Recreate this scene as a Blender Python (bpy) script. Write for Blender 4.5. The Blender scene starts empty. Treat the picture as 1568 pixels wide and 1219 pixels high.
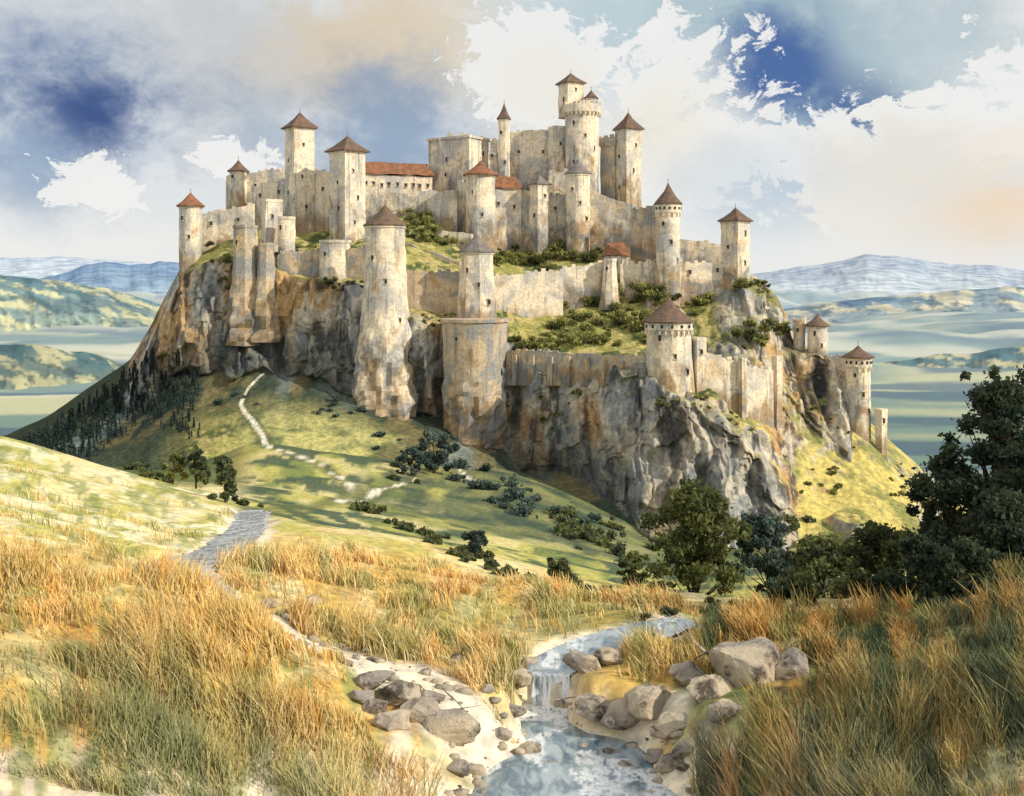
import bpy, bmesh, math, random
import numpy as np
from mathutils import Vector
random.seed(7); rng=np.random.default_rng(11)
F=1681.; HX=784.; HY=440.
def X(b,d): return (b-HX)/F*d
def Z(e,d): return (HY-e)/F*d
# ------------------------------------------------------------ noise
def _h(ix,iy,iz,s):
    n=(ix*73856093)^(iy*19349663)^(iz*83492791)^(s*9176461+1013)
    n=((n^(n>>13))*1274126177)&0x7fffffff
    n=((n^(n>>15))*668265263)&0x7fffffff
    return ((n^(n>>12))&0xfffff)/float(0xfffff)
def vn(x,y,z=0.,s=0):
    x,y,z=np.broadcast_arrays(np.asarray(x,float),np.asarray(y,float),np.asarray(z,float))
    ix=np.floor(x).astype(np.int64);iy=np.floor(y).astype(np.int64);iz=np.floor(z).astype(np.int64)
    fx=x-ix;fy=y-iy;fz=z-iz
    fx=fx*fx*(3-2*fx);fy=fy*fy*(3-2*fy);fz=fz*fz*(3-2*fz)
    r=0
    for a in (0,1):
        for b in (0,1):
            for c in (0,1):
                r=r+_h(ix+a,iy+b,iz+c,s)*(fx if a else 1-fx)*(fy if b else 1-fy)*(fz if c else 1-fz)
    return r
def fbm(x,y,z=0.,o=4,s=0):
    t=0;a=1;w=0
    for i in range(o):
        t=t+a*vn(np.asarray(x)*2**i+i*17.3,np.asarray(y)*2**i+i*5.1,np.asarray(z)*2**i,s+i);w+=a;a*=.5
    return t/w
def ridged(x,y,z=0.,o=3,s=0):
    t=0;a=1;w=0
    for i in range(o):
        t=t+a*(1-np.abs(2*vn(np.asarray(x)*2**i,np.asarray(y)*2**i,np.asarray(z)*2**i,s+i)-1));w+=a;a*=.5
    return t/w
def ss(a,b,x):
    t=np.clip((np.asarray(x,float)-a)/(b-a),0,1); return t*t*(3-2*t)
def L(a,b,t):
    t=np.asarray(t)[...,None]; return np.asarray(a)*(1-t)+np.asarray(b)*t
# ------------------------------------------------------------ materials
class G:
    def __init__(s,nt): s.nt=nt; nt.nodes.clear()
    def n(s,t,ins={},**pr):
        nd=s.nt.nodes.new(t)
        for k,v in pr.items(): setattr(nd,k,v)
        for k,v in ins.items():
            so=nd.inputs[k]
            if isinstance(v,bpy.types.NodeSocket): s.nt.links.new(v,so)
            else: so.default_value=v
        return nd
    def mix(s,f,a,b,mode='MIX'):
        c=lambda v: v if isinstance(v,bpy.types.NodeSocket) else (*v,1)[:4]
        return s.n('ShaderNodeMix',{0:f,6:c(a),7:c(b)},data_type='RGBA',blend_type=mode).outputs[2]
    def mr(s,v,a,b,c=0.,d=1.,smooth=True):
        return s.n('ShaderNodeMapRange',{0:v,1:a,2:b,3:c,4:d},interpolation_type='SMOOTHSTEP' if smooth else 'LINEAR').outputs[0]
    def noise(s,vec,sc,det=5,rough=.55,dist=0):
        return s.n('ShaderNodeTexNoise',{'Vector':vec,'Scale':sc,'Detail':det,'Roughness':rough,'Distortion':dist}).outputs[0]
    def m(s,op,a,b=0.,c=0.): return s.n('ShaderNodeMath',{0:a,1:b,2:c},operation=op).outputs[0]
    def vm(s,vec,k): return s.n('ShaderNodeVectorMath',{0:vec,1:k},operation='MULTIPLY').outputs[0]
def newmat(name):
    m=bpy.data.materials.new(name); m.use_nodes=True; g=G(m.node_tree); return m,g
def finish(g,col,rough=.95,bump=None,bs=.3,bd=.3,spec=.15,**kw):
    ins={'Base Color':col if isinstance(col,bpy.types.NodeSocket) else (*col,1),'Roughness':rough,'Specular IOR Level':spec}
    ins.update(kw)
    if bump is not None:
        ins['Normal']=g.n('ShaderNodeBump',{'Height':bump,'Strength':bs,'Distance':bd}).outputs[0]
    b=g.n('ShaderNodeBsdfPrincipled',ins)
    g.n('ShaderNodeOutputMaterial',{0:b.outputs[0]})
def pos(g): return g.n('ShaderNodeNewGeometry').outputs['Position']
def mat_terrain(name,sc,bd):
    m,g=newmat(name); P=pos(g); c=g.n('ShaderNodeVertexColor',layer_name='Col').outputs[0]
    a=g.noise(P,sc,5,.65)
    c=g.mix(1.,c,g.mix(g.mr(a,.3,.7),(.64,.67,.73),(1.28,1.24,1.14)),'MULTIPLY')
    finish(g,c,.95,a,.6,bd,spec=0.); return m
M_ground=mat_terrain('meadow_ground',1.6,.12)
M_rock=mat_terrain('cliff_rock',.9,.9)
M_far=mat_terrain('far_hills',.003,1.)
def mat_stone(name,cream,grey,ochre):
    m,g=newmat(name); P=pos(g)
    tint=g.n('ShaderNodeVertexColor',layer_name='Col').outputs[0]
    big=g.noise(P,.13,3,.55,.9); med=g.noise(g.vm(P,(1,1,.5)),.33,5,.62,.6); fine=g.noise(P,1.7,5,.7)
    st=g.noise(g.vm(P,(1.1,1.1,.08)),.8,5,.65)
    c=g.mix(g.mr(big,.44,.60),cream,grey)
    c=g.mix(g.m('MULTIPLY',g.mr(med,.53,.66),.65),c,ochre)
    sepx=g.n('ShaderNodeSeparateColor',{0:tint}).outputs[0]
    low=g.m('MULTIPLY',g.mr(g.m('ADD',sepx,g.m('MULTIPLY',g.m('SUBTRACT',med,.5),2.)),.55,1.05),.8)
    c=g.mix(low,c,g.mix(g.mr(big,.45,.6),(.33,.22,.12),(.17,.165,.16)))
    c=g.mix(g.m('MULTIPLY',g.mr(st,.53,.65),.58),c,(.17,.18,.19))
    vor=g.n('ShaderNodeTexVoronoi',{'Vector':g.vm(P,(1.,1.,1.9)),'Scale':1.1}) 
    sc=g.n('ShaderNodeSeparateColor',{0:vor.outputs['Color']}).outputs[0]
    dk=g.m('MULTIPLY',g.mr(sc,.8,.95),g.mr(fine,.45,.6)); c=g.mix(g.m('MULTIPLY',dk,.5),c,(.20,.15,.10))
    c=g.mix(1.,c,g.mix(g.mr(fine,.3,.68),(.76,.76,.79),(1.14,1.13,1.1)),'MULTIPLY')
    finish(g,c,.95,fine,.5,.2,spec=0.); return m
M_stone=mat_stone('castle_stone',(.80,.70,.54),(.52,.50,.46),(.60,.43,.24))
M_stone2=mat_stone('weathered_stone',(.58,.47,.33),(.33,.33,.32),(.46,.28,.13))
def mat_roof(name,a,b):
    m,g=newmat(name); P=pos(g)
    w=g.n('ShaderNodeTexWave',{'Vector':P,'Scale':1.1,'Distortion':2.,'Detail':2.},bands_direction='Z').outputs[1]
    n=g.noise(P,.8,6,.65); c=g.mix(g.mr(n,.35,.65),a,b)
    c=g.mix(g.m('MULTIPLY',w,.35),c,(.05,.035,.03)); finish(g,c,.9,w,.5,.15); return m
M_tile=mat_roof('clay_tile',(.40,.17,.085),(.20,.11,.07))
M_tileb=mat_roof('brown_tile',(.24,.15,.10),(.13,.10,.085))
M_slate=mat_roof('grey_slate',(.28,.25,.22),(.17,.16,.15))
m,g=newmat('window_dark'); finish(g,(.035,.03,.028),.6); M_win=m
def mat_leaf(name,tr):
    m,g=newmat(name); c=g.n('ShaderNodeVertexColor',layer_name='Col').outputs[0]
    s=g.n('ShaderNodeBsdfDiffuse',{0:c}).outputs[0]
    if tr:
        t=g.n('ShaderNodeBsdfTranslucent',{0:c}).outputs[0]; s=g.n('ShaderNodeMixShader',{0:.3,1:s,2:t}).outputs[0]
    g.n('ShaderNodeOutputMaterial',{0:s}); return m
M_leaf=mat_leaf('foliage',True); M_grass=mat_leaf('grass_blades',False)
m,g=newmat('bark'); n=g.noise(g.vm(pos(g),(6,6,1)),1.5,6); finish(g,g.mix(n,(.025,.02,.015),(.08,.065,.05)),.95,n,.6,.05); M_bark=m
m,g=newmat('boulder_rock'); P=pos(g); n=g.noise(P,1.1,6,.65); n2=g.noise(P,.5,4,.5,.5); n3=g.noise(P,6,6,.7)
c=g.mix(g.mr(n2,.38,.62),(.52,.44,.33),(.29,.26,.235)); c=g.mix(g.mr(n,.5,.66),c,(.09,.075,.065)); c=g.mix(g.m('MULTIPLY',g.mr(n3,.5,.7),.5),c,(.62,.53,.40))
finish(g,c,.9,n3,.8,.12); M_boul=m
m,g=newmat('stream_water'); P=pos(g); f=g.n('ShaderNodeVertexColor',layer_name='Col').outputs[0]
n=g.noise(g.vm(P,(1,.45,1)),1.6,5,.6,.6); nf=g.noise(g.vm(P,(1.6,.8,.2)),2.6,5,.7)
fo=g.m('MULTIPLY',g.n('ShaderNodeSeparateColor',{0:f}).outputs[0],g.mr(nf,.36,.54))
c=g.mix(fo,g.mix(g.mr(n,.38,.6),(.07,.13,.18),(.34,.41,.44)),(.88,.9,.92))
finish(g,c,.15,n,.5,.14,spec=.9); M_water=m
# ------------------------------------------------------------ mesh helpers
def mesh_obj(name,V,faces,mat,parent=None,smooth=False,col=None,loc=None):
    me=bpy.data.meshes.new(name); V=np.asarray(V,float)
    if loc is not None: V=V-np.asarray(loc)
    if isinstance(faces,np.ndarray):
        k=faces.shape[1]; nf=len(faces)
        me.vertices.add(len(V)); me.vertices.foreach_set('co',V.astype(np.float32).ravel())
        me.loops.add(nf*k); me.loops.foreach_set('vertex_index',faces.astype(np.int32).ravel())
        me.polygons.add(nf); me.polygons.foreach_set('loop_start',np.arange(0,nf*k,k,dtype=np.int32))
        me.polygons.foreach_set('loop_total',np.full(nf,k,dtype=np.int32)); me.update(calc_edges=True)
    else: me.from_pydata([tuple(v) for v in V],[],faces)
    me.validate(); 
    if smooth: me.polygons.foreach_set('use_smooth',[True]*len(me.polygons))
    if col is not None:
        a=me.color_attributes.new('Col','FLOAT_COLOR','POINT'); c=np.ones((len(V),4),np.float32); c[:,:3]=np.clip(col,0,1) ; a.data.foreach_set('color',c.ravel())
    me.materials.append(mat); o=bpy.data.objects.new(name,me); bpy.context.scene.collection.objects.link(o)
    if loc is not None and parent is None: o.location=loc
    if parent is not None: o.parent=parent
    return o
def empty(name,loc):
    e=bpy.data.objects.new(name,None); e.location=loc; e.empty_display_size=1; bpy.context.scene.collection.objects.link(e); return e
def grid_faces(nr,nc):
    i=np.arange(nr-1)[:,None]*nc+np.arange(nc-1)[None,:]
    return np.stack([i,i+1,i+nc+1,i+nc],-1).reshape(-1,4)
# ------------------------------------------------------------ ground height
GB=np.array([-900,0,250,400,600,800,1000,1200,1568,2500],float)
GD=np.array([10,18,26,32,38,45,55,75,110,160,230,400,800,2000,5000,12000,40000],float)
far=[734,671,575,505,462,446]
GP=np.array([
 [2450,1500,1130,965,850,810,770,710,650,690,715],
 [2450,1510,1150,985,872,826,785,722,662,700,715],
 [2600,1560,1215,1050,912,884,838,785,742,738,715],
 [2700,1640,1290,1120,985,922,860,800,772,738,665],
 [2750,1700,1340,1160,1040,950,862,822,812,765,690],
 [2800,1720,1370,1178,1055,975,895,868,855,800,715],
 [2800,1740,1384,1191,1046,940,925,912,895,850,800],
 [2700,1660,1330,1125,1005,966,942,925,890,862,850],
 [2500,1540,1180,1010,918,897,890,882,872,862,850],
 [2450,1500,1150,985,900,885,880,875,868,860,850]],float)
GP=np.concatenate([GP,np.tile(far,(10,1))],1)
GZ=(HY-GP)/F*GD[None]
tb=np.arange(-900,2501,10.); tl=np.linspace(math.log(10),math.log(40000),420)
T=np.stack([np.interp(tl,np.log(GD),r) for r in GZ])
T=np.stack([np.interp(tb,GB,T[:,j]) for j in range(len(tl))],1)
def blur(A,k,ax):
    w=np.exp(-np.linspace(-2,2,2*k+1)**2); w/=w.sum()
    P=np.pad(A,[(k,k) if i==ax else (0,0) for i in range(2)],mode='edge'); return sum(w[i]*np.take(P,range(i,i+A.shape[ax]),axis=ax) for i in range(2*k+1))
T=blur(blur(T,7,0),3,1)
def gz0(x,y):
    x=np.asarray(x,float);y=np.maximum(np.asarray(y,float),10.)
    b=np.clip((HX+F*x/y+900)/10,0,len(tb)-1.001); l=np.clip((np.log(y)-tl[0])/(tl[1]-tl[0]),0,len(tl)-1.001)
    i=b.astype(int);j=l.astype(int);u=b-i;v=l-j
    z=T[i,j]*(1-u)*(1-v)+T[i+1,j]*u*(1-v)+T[i,j+1]*(1-u)*v+T[i+1,j+1]*u*v
    z=z+(fbm(x/3.4,y/3.4,0,3,3)-.5)*.9*(1-ss(60,120,y))+(fbm(x/14,y/14,0,3,5)-.5)*1.6*ss(34,70,y)
    z=z+(fbm(x/1100,y/900,0,4,9)-.5)*y*.05*ss(500,2500,y)*(1-.6*ss(9000,20000,y))
    return z
def ghit(b,e):
    ds=np.exp(np.linspace(math.log(11),math.log(3000),1500)); xs=X(b,ds); pe=HY-F*gz0(xs,ds)/ds
    k=np.argmax(pe<=e); 
    return np.array([xs[k],ds[k],gz0(xs[k],ds[k])])
# ---- streams & paths
def densify(P,w,n=14):
    P=np.array(P,float);w=np.array(w,float); t=np.arange(len(P)); tt=np.linspace(0,len(P)-1,(len(P)-1)*n+1)
    Q=np.stack([np.interp(tt,t,P[:,k]) for k in range(P.shape[1])],1); W=np.interp(tt,t,w)
    for _ in range(20): Q[1:-1]=(Q[:-2]+2*Q[1:-1]+Q[2:])/4
    return Q,W
brook=[(1030,952),(985,964),(920,984),(868,1006),(836,1026),(832,1052),(868,1082),(915,1100),(890,1128),(860,1160),(890,1200),(920,1260),(930,1400)]
bw=[.6,.8,.9,.8,.62,.7,1.0,1.4,1.9,2.2,2.6,2.6,2.6]
B3=[ghit(*p) for p in brook]
BQ,BW=densify(B3,bw); BQ[:,2]=np.minimum.accumulate(BQ[:,2])
fi=int(4.3*14); BQ[fi:,2]=np.minimum(BQ[fi:,2],BQ[fi,2]-1.0)
creek=[(388,784),(376,812),(335,842),(262,866),(300,890),(350,915)]
CQ,CW=densify([ghit(*p) for p in creek],[1.0,.9,.8,1.1,.8,.4])
track=[(262,868),(320,900),(390,938),(455,975),(540,1010),(625,1040),(700,1078),(770,1118),(830,1150)]
TQ,TW=densify([ghit(*p) for p in track],[.8,.7,.7,.8,.9,1.0,1.1,1.1,1.2])
def xy(b,d): return (X(b,d),d,0)
p1=[xy(410,250),xy(374,243),xy(366,236),xy(384,228),xy(402,221),xy(408,212),xy(440,203),xy(486,193)]+[ghit(548,742),ghit(520,768),ghit(440,778),ghit(384,786)]
P1,W1=densify(p1,[.4,.5,.55,.6,.65,.7,.8,.9,.9,.9,.8,.8],10)
p2=[ghit(520,768),ghit(580,748),ghit(640,735)]; P2,W2=densify(p2,[.8,.8,.5])
p3=[xy(700,215),ghit(720,738),ghit(760,755)]; P3,W3=densify(p3,[.5,.8,.3])
PATHC=(.82,.77,.65)
def dist(x,y,Q,W):
    best=np.full(x.shape,1e9); idx=np.zeros(x.shape,int)
    x0,x1=Q[:,0].min()-14,Q[:,0].max()+14;y0,y1=Q[:,1].min()-14,Q[:,1].max()+14
    m=(x>x0)&(x<x1)&(y>y0)&(y<y1)
    xm,ym=x[m],y[m]; bm=np.full(xm.shape,1e9); im=np.zeros(xm.shape,int)
    for k in range(len(Q)):
        r=np.hypot(xm-Q[k,0],ym-Q[k,1])/W[k]; c=r<bm; bm[c]=r[c]; im[c]=k
    best[m]=bm; idx[m]=im; return best,idx
def gz(x,y):
    x=np.atleast_1d(np.asarray(x,float));y=np.atleast_1d(np.asarray(y,float)); z=gz0(x,y)
    for Q,W,dp in ((BQ,BW,.34),(CQ,CW,.2)):
        r,i=dist(x,y,Q,W); f=1-ss(.9,2.3,r); z=z*(1-f)+(Q[i,2]-dp)*f
    return z
# ---- colour of the ground, distance haze and misty shade painted in
gold=(.58,.40,.13);orange=(.50,.27,.08);straw=(.72,.62,.34);lime=(.48,.45,.15);green=(.21,.25,.09);dark=(.055,.07,.045);sand=(.76,.69,.56);brown=(.24,.17,.09)
def gcol(x,y):
    b=HX+F*x/y; u=(b-HX)/F*14; l=np.log(y)*5
    n1=fbm(u*2.2,l,0,4,21); n2=fbm(u*6,l*3,0,4,22); n3=fbm(x/7,y/7,0,4,23); n4=fbm(u*1.4,l*1.7,3,3,24); st=fbm(u*2.5,l*12,0,3,25); n5=fbm(x/1.6,y/1.6,0,4,26)
    c=L(gold,straw,ss(.4,.62,n1)); c=L(c,orange,.5*ss(.5,.66,n2)); c=L(c,green,.6*ss(.56,.68,n3))
    lf=ss(42,50,y)*(1-ss(125,150,y))*(1-ss(380,440,b)); cl=L(L(straw,lime,ss(.38,.58,n1)),(.82,.78,.58),.7*ss(.5,.62,st)); cl=L(cl,green,.7*ss(.54,.64,n2)); c=L(c,cl,lf)
    md=ss(52,75,y)*ss(380,440,b); cm=L(L(straw,lime,ss(.45,.6,n4)),gold,.5*ss(.5,.6,st)); c=L(c,cm,md)
    va=ss(78,95,y)*ss(330,400,b); cv=L(lime,green,ss(.4,.6,n1)); cv=L(cv,straw,.6*ss(.55,.66,n4)); cv=L(cv,(.07,.11,.08),.92*ss(.46,.56,fbm(u*3,l*5,0,4,31))); c=L(c,cv,va)
    dk_=ss(118,150,y)*ss(560,680,b+ (n1-.5)*300)*.8; c=L(c,L((.06,.09,.07),(.18,.20,.10),ss(.42,.62,n3)),dk_)  # dark forest and misty shadow below the cliffs, painted into the ground
    c=L(c,L(green,dark,n3),ss(135,160,y)*(1-ss(330,400,b)))
    fl=(1-ss(42,47,y))*(1-ss(700,850,b)); cf=L(L(gold,orange,ss(.45,.65,n1)),green,.8*ss(.48,.64,n2)); cf=L(cf,brown,.5*ss(.5,.65,n3)); cf=L(cf,straw,.5*ss(.5,.64,n5)); c=L(c,cf,fl)
    fr=(1-ss(48,56,y))*ss(1000,1080,b); cr=L(L(orange,green,ss(.36,.54,n1)),dark,.85*ss(.46,.6,n2)); cr=L(cr,straw,.3*ss(.5,.64,n5)); c=L(c,cr,fr)
    e=HY-F*gz0(x,y)/y
    low=ss(1130,1200,e+ (n1-.5)*260)*(1-.6*ss(1150,1300,b)); c=L(c,L(sand,(.42,.42,.24),ss(.45,.6,n2)),low*.75)
    bands=fbm(x/620,y/420,0,4,41); b2=fbm(x/300,y/170,0,4,42)
    cfar=L((.16,.24,.19),(.52,.51,.28),ss(.42,.58,bands)); cfar=L(cfar,(.05,.10,.14),.85*ss(.5,.6,b2)); cfar=L(cfar,(.70,.66,.48),.8*ss(.54,.64,fbm(x/700,y/240,0,4,43)))
    hz=ss(6.2,10.0,np.log(y)); cfar=L(cfar,(.34,.44,.56),.12+.62*hz); c=L(c,cfar,ss(260,420,y))  # blue distance haze mixed into the far ground colour
    for Q,W,f0,f1,cc in ((BQ,BW,1.2,2.3,sand),(CQ,CW,1.2,2.2,sand),(TQ,TW,.7,1.7,sand),(P1,W1,.6,1.1,PATHC),(P2,W2,.6,1.1,PATHC),(P3,W3,.6,1.1,PATHC)):
        r,i=dist(x,y,Q,W)
        if cc is PATHC: c=L(c,(.12,.14,.07),.7*(1-ss(1.6,3.,r+(n3-.5)*2)))
        c=L(c,cc,.95*(1-ss(f0,f1,r+(n5-.5)*(2.2 if cc is sand else .5))))
    return c
nr=560; bs=np.arange(-900,2501,5.); ds=np.exp(np.concatenate([np.linspace(math.log(10),math.log(24),30,endpoint=False),np.linspace(math.log(24),math.log(70),230,endpoint=False),np.linspace(math.log(70),math.log(40000),300)]))
DD,BB=np.meshgrid(ds,bs,indexing='ij'); XX=X(BB,DD); gx=XX.ravel();gy=DD.ravel()
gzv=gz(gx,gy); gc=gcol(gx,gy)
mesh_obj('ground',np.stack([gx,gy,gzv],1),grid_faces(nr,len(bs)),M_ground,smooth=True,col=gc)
# ------------------------------------------------------------ castle hill
HC={
 -60:[(770,215),(730,240),(722,255),(718,265),(716,280),(714,300)],
 20:[(760,215),(712,240),(700,255),(692,265),(688,280),(684,300)],
 70:[(750,215),(698,240),(684,255),(674,265),(666,280),(658,300)],
 120:[(740,215),(688,240),(662,255),(645,268),(628,283),(618,300)],
 200:[(735,212),(668,240),(630,260),(598,268),(573,284),(558,298)],
 230:[(730,210),(650,240),(605,262),(540,270),(514,282),(502,292)],
 262:[(730,210),(635,240),(580,260),(476,268),(447,279),(436,290)],
 285:[(720,208),(620,242),(568,258),(422,265),(403,273),(396,285)],
 340:[(720,208),(608,242),(562,256),(395,262),(378,270),(366,284)],
 400:[(715,206),(600,242),(552,254),(400,260),(370,269),(345,285)],
 470:[(720,204),(605,238),(575,248),(430,254),(390,268),(340,290)],
 560:[(730,204),(630,232),(602,244),(440,250),(385,264),(340,290)],
 600:[(735,204),(652,230),(622,242),(480,247),(405,258),(330,290)],
 660:[(750,202),(670,228),(640,240),(495,245),(410,262),(330,290)],
 725:[(760,200),(705,224),(662,239),(500,245),(412,264),(365,292)],
 800:[(805,196),(755,216),(702,232),(545,238),(500,250),(375,292)],
 900:[(850,186),(800,206),(735,222),(548,230),(530,243),(370,292)],
 980:[(885,178),(842,192),(778,210),(560,219),(530,240),(385,288)],
 1030:[(895,172),(850,186),(795,202),(606,211),(570,236),(395,285)],
 1100:[(900,170),(858,184),(800,200),(640,209),(575,236),(400,280)],
 1150:[(905,168),(862,184),(810,200),(690,208),(600,232),(418,272)],
 1185:[(905,168),(868,184),(822,200),(735,208),(612,232),(455,262)],
 1215:[(905,168),(870,184),(830,200),(765,212),(640,234),(530,250)],
 1260:[(905,168),(870,184),(830,200),(760,216),(650,236),(545,248)],
 1292:[(905,168),(870,184),(830,200),(755,218),(680,234),(590,244)],
 1320:[(905,168),(865,184),(825,200),(755,218),(705,230),(660,238)],
 1400:[(905,168),(870,184),(835,200),(795,214),(765,224),(742,234)],
 1450:[(905,168),(885,184),(865,200),(835,214),(815,224),(805,234)],
 1560:[(925,168),(910,184),(905,200),(900,214),(895,224),(890,234)]}
ks=sorted(HC); hb=np.linspace(-60,1560,940)
ctrl=np.array([HC[k] for k in ks],float)
C=np.stack([[np.interp(hb,ks,ctrl[:,r,q]) for q in (0,1)] for r in range(6)])
for _ in range(8): 
    C[:,:,1:-1]=(C[:,:,:-2]+2*C[:,:,1:-1]+C[:,:,2:])/4
cz=(HY-C[:,0])/F*C[:,1]; cy=C[:,1].copy()
cz=np.concatenate([cz,(cz[-1]-1.5)[None],np.full((1,len(hb)),-75.)]); cy=np.concatenate([cy,(cy[-1]+45)[None],(cy[-1]+110)[None]])
seg=[24,50,96,54,60,20,12]
bx=(hb-HX)/F
rx=[];ry=[];rz=[];rv=[]
for s in range(7):
    for t in np.linspace(0,1,seg[s],endpoint=False):
        d=cy[s]*(1-t)+cy[s+1]*t; z=cz[s]*(1-t)+cz[s+1]*t
        rx.append(bx*d);ry.append(d);rz.append(z);rv.append(np.full(len(hb),s+t))
hx=np.array(rx);hy=np.array(ry);hz=np.array(rz);hv=np.array(rv)
for _ in range(4):
    hy[1:-1]=(hy[:-2]+2*hy[1:-1]+hy[2:])/4; hz[1:-1]=(hz[:-2]+2*hz[1:-1]+hz[2:])/4
sl=np.abs(np.gradient(hz,axis=0))/(np.abs(np.gradient(hy,axis=0))+1e-3)
hb0=HX+F*hx/hy
lo_=1.75-.75*ss(960,1010,hb0)*(1-ss(1150,1210,hb0))   # spurs of rock run further down on the right
rz_=ss(lo_,lo_+.4,hv+(fbm(hx/7,hz/9,0,3,57)-.5)*1.3)*(1-ss(2.95,3.2,hv))*(1-ss(1190,1230,hb0))*ss(190,225,hb0)
knob=ss(3.6,4.0,hv)*(1-ss(5.2,5.6,hv))*ss(1085,1110,hb0)*(1-ss(1285,1305,hb0))
crop=ss(.60,.68,fbm(hx/9,hy/9,hz/20,3,77))*(hv>.3)*(hv<5)*ss(880,960,hb0)
mask=np.clip(np.maximum(np.maximum(ss(1.1,2.6,sl)*.8,crop*.5),np.maximum(rz_,knob*.9)),0,1)
for _ in range(6): mask[1:-1]=(mask[:-2]+2*mask[1:-1]+mask[2:])/4
wx=hx+(fbm(hx/9,hz/12,0,3,58)-.5)*5
big=ridged(wx/15,hz/70,hy/80,2,51); medn=ridged(wx/5.2,hz/26,hy/40,2,52); sm=ridged(wx/2.1,hz/7,hy/14,3,53); blk=vn(wx/2.6,hz/3.4,hy/6,59); blk=np.floor(blk*4)/4
blk2=vn(wx/5+hz/9,hz/6.5,hy/9,78); blk2=np.floor(blk2*3)/3
disp=(big-.5)*9+(medn-.5)*7+(sm-.5)*2.9+(blk-.4)*2.1+(blk2-.33)*3.2*ss(900,980,hb0)
hy2=hy-disp*(.04+mask)
hx2=hx+(fbm(hx/4,hz/8,0,3,54)-.5)*3.5*mask
edge=ss(4,4.6,hv)
q=hz/4.+fbm(hx/8,hy/8,0,2,56)*3
hz2=hz+(fbm(hx/6,hy/6,0,4,55)-.5)*2.0*(1-mask)*(1-.6*edge)+((np.floor(q)+ss(.2,.8,q-np.floor(q)))-q)*4*.4*mask+(fbm(hx/3,hz/5,0,3,60)-.5)*2.8*mask+crop*1.6
P3d=np.stack([hx2,hy2,hz2],-1)
du=np.gradient(P3d,axis=1);dv=np.gradient(P3d,axis=0); nn=np.cross(du,dv); nn/=np.linalg.norm(nn,axis=-1,keepdims=True)+1e-9
up=np.abs(nn[...,2])
hbear=HX+F*hx2/hy2; hele=HY-F*hz2/hy2
a=fbm(hx2/9,hz2/14,hy2/14,4,61); b_=fbm(hx2/2.2,hz2/12,hy2/9,4,62); c_=fbm(hx2/1.1,hz2/2.2,hy2/3,3,63)
rock=L((.50,.45,.38),(.48,.31,.15),ss(.5,.64,a)); rock=L(rock,(.27,.29,.31),ss(.52,.38,a)*.9)
crev_shade=ss(.66,.38,sm*.45+medn*.55)  # dark cracks plus occlusion shade painted into the rock's recesses
rock=L(rock,(.055,.055,.06),.8*ss(.49,.62,b_)); rock=L(rock,(.045,.05,.055),.85*crev_shade); rock=L(rock,(.66,.60,.50),.65*ss(.55,.7,c_)*(1-crev_shade)) 
lowm=ss(2.7,1.85,hv)*ss(1020,900,hbear); rock=L(rock,(.075,.09,.09),.88*lowm)  # misty shadow along the cliff foot, painted into the rock colour
gn=fbm(hx2/6,hy2/6,hz2/9,4,64); gn2=fbm(hx2/2,hy2/2,hz2/2,3,65)
grass=L((.31,.30,.10),(.09,.12,.05),ss(.42,.6,gn)); grass=L(grass,(.50,.42,.18),.8*ss(.5,.62,gn2))
rt=ss(1090,1150,hbear)*ss(1.2,2.,hv); grass=L(grass,L((.58,.49,.17),(.27,.27,.10),ss(.44,.6,gn)),rt)
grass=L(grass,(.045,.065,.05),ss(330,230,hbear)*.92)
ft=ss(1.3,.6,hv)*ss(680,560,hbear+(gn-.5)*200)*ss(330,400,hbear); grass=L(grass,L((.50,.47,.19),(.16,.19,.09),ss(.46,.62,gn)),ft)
shade=np.maximum(ss(.45,1.1,hv),ss(560,680,hbear+(gn-.5)*200))*(1-ss(2.1,2.4,hv))*ss(1080,980,hbear); mist=L(L((.045,.065,.055),(.17,.15,.08),ss(.45,.6,gn)),(.22,.27,.27),.75*ss(.5,.64,fbm(hx2/16,hz2/12,0,3,66))); grass=L(grass,mist,shade*.95)  # mist and shadow under the cliffs painted into the slope's grass colour
shr=ss(.1,.4,hv)*(1-ss(2.0,2.3,hv))*ss(880,960,hbear)*(1-ss(1150,1250,hbear)); grass=L(grass,L((.05,.08,.05),(.20,.21,.10),ss(.45,.62,gn)),shr*.85)
gm=ss(.58,.76,up+(gn2-.5)*.35)*(1-.85*rz_)*(1-.75*knob*ss(.62,.5,gn))*(1-.8*crop*ss(.9,.7,up)); gm=np.maximum(gm,.85*ss(.57,.64,gn)*ss(.35,.5,up)*(1-.4*rz_))
gm=np.where((hv<1.6)&(hbear<960),np.maximum(gm,ss(1.9,1.5,hv)),gm)
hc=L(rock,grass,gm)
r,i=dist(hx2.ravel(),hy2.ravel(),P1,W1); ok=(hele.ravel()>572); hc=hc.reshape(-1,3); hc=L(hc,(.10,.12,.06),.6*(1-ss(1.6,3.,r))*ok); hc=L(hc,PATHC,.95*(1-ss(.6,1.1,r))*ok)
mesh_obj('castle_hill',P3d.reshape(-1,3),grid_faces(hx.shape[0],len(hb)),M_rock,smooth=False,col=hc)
AX=np.concatenate([hx2.ravel(),gx]);AY=np.concatenate([hy2.ravel(),gy]);AZ=np.concatenate([hz2.ravel(),gzv])
k=AY<320; AX,AY,AZ=AX[k],AY[k],AZ[k]; APX=HX+F*AX/AY; APY=HY-F*AZ/AY
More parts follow.
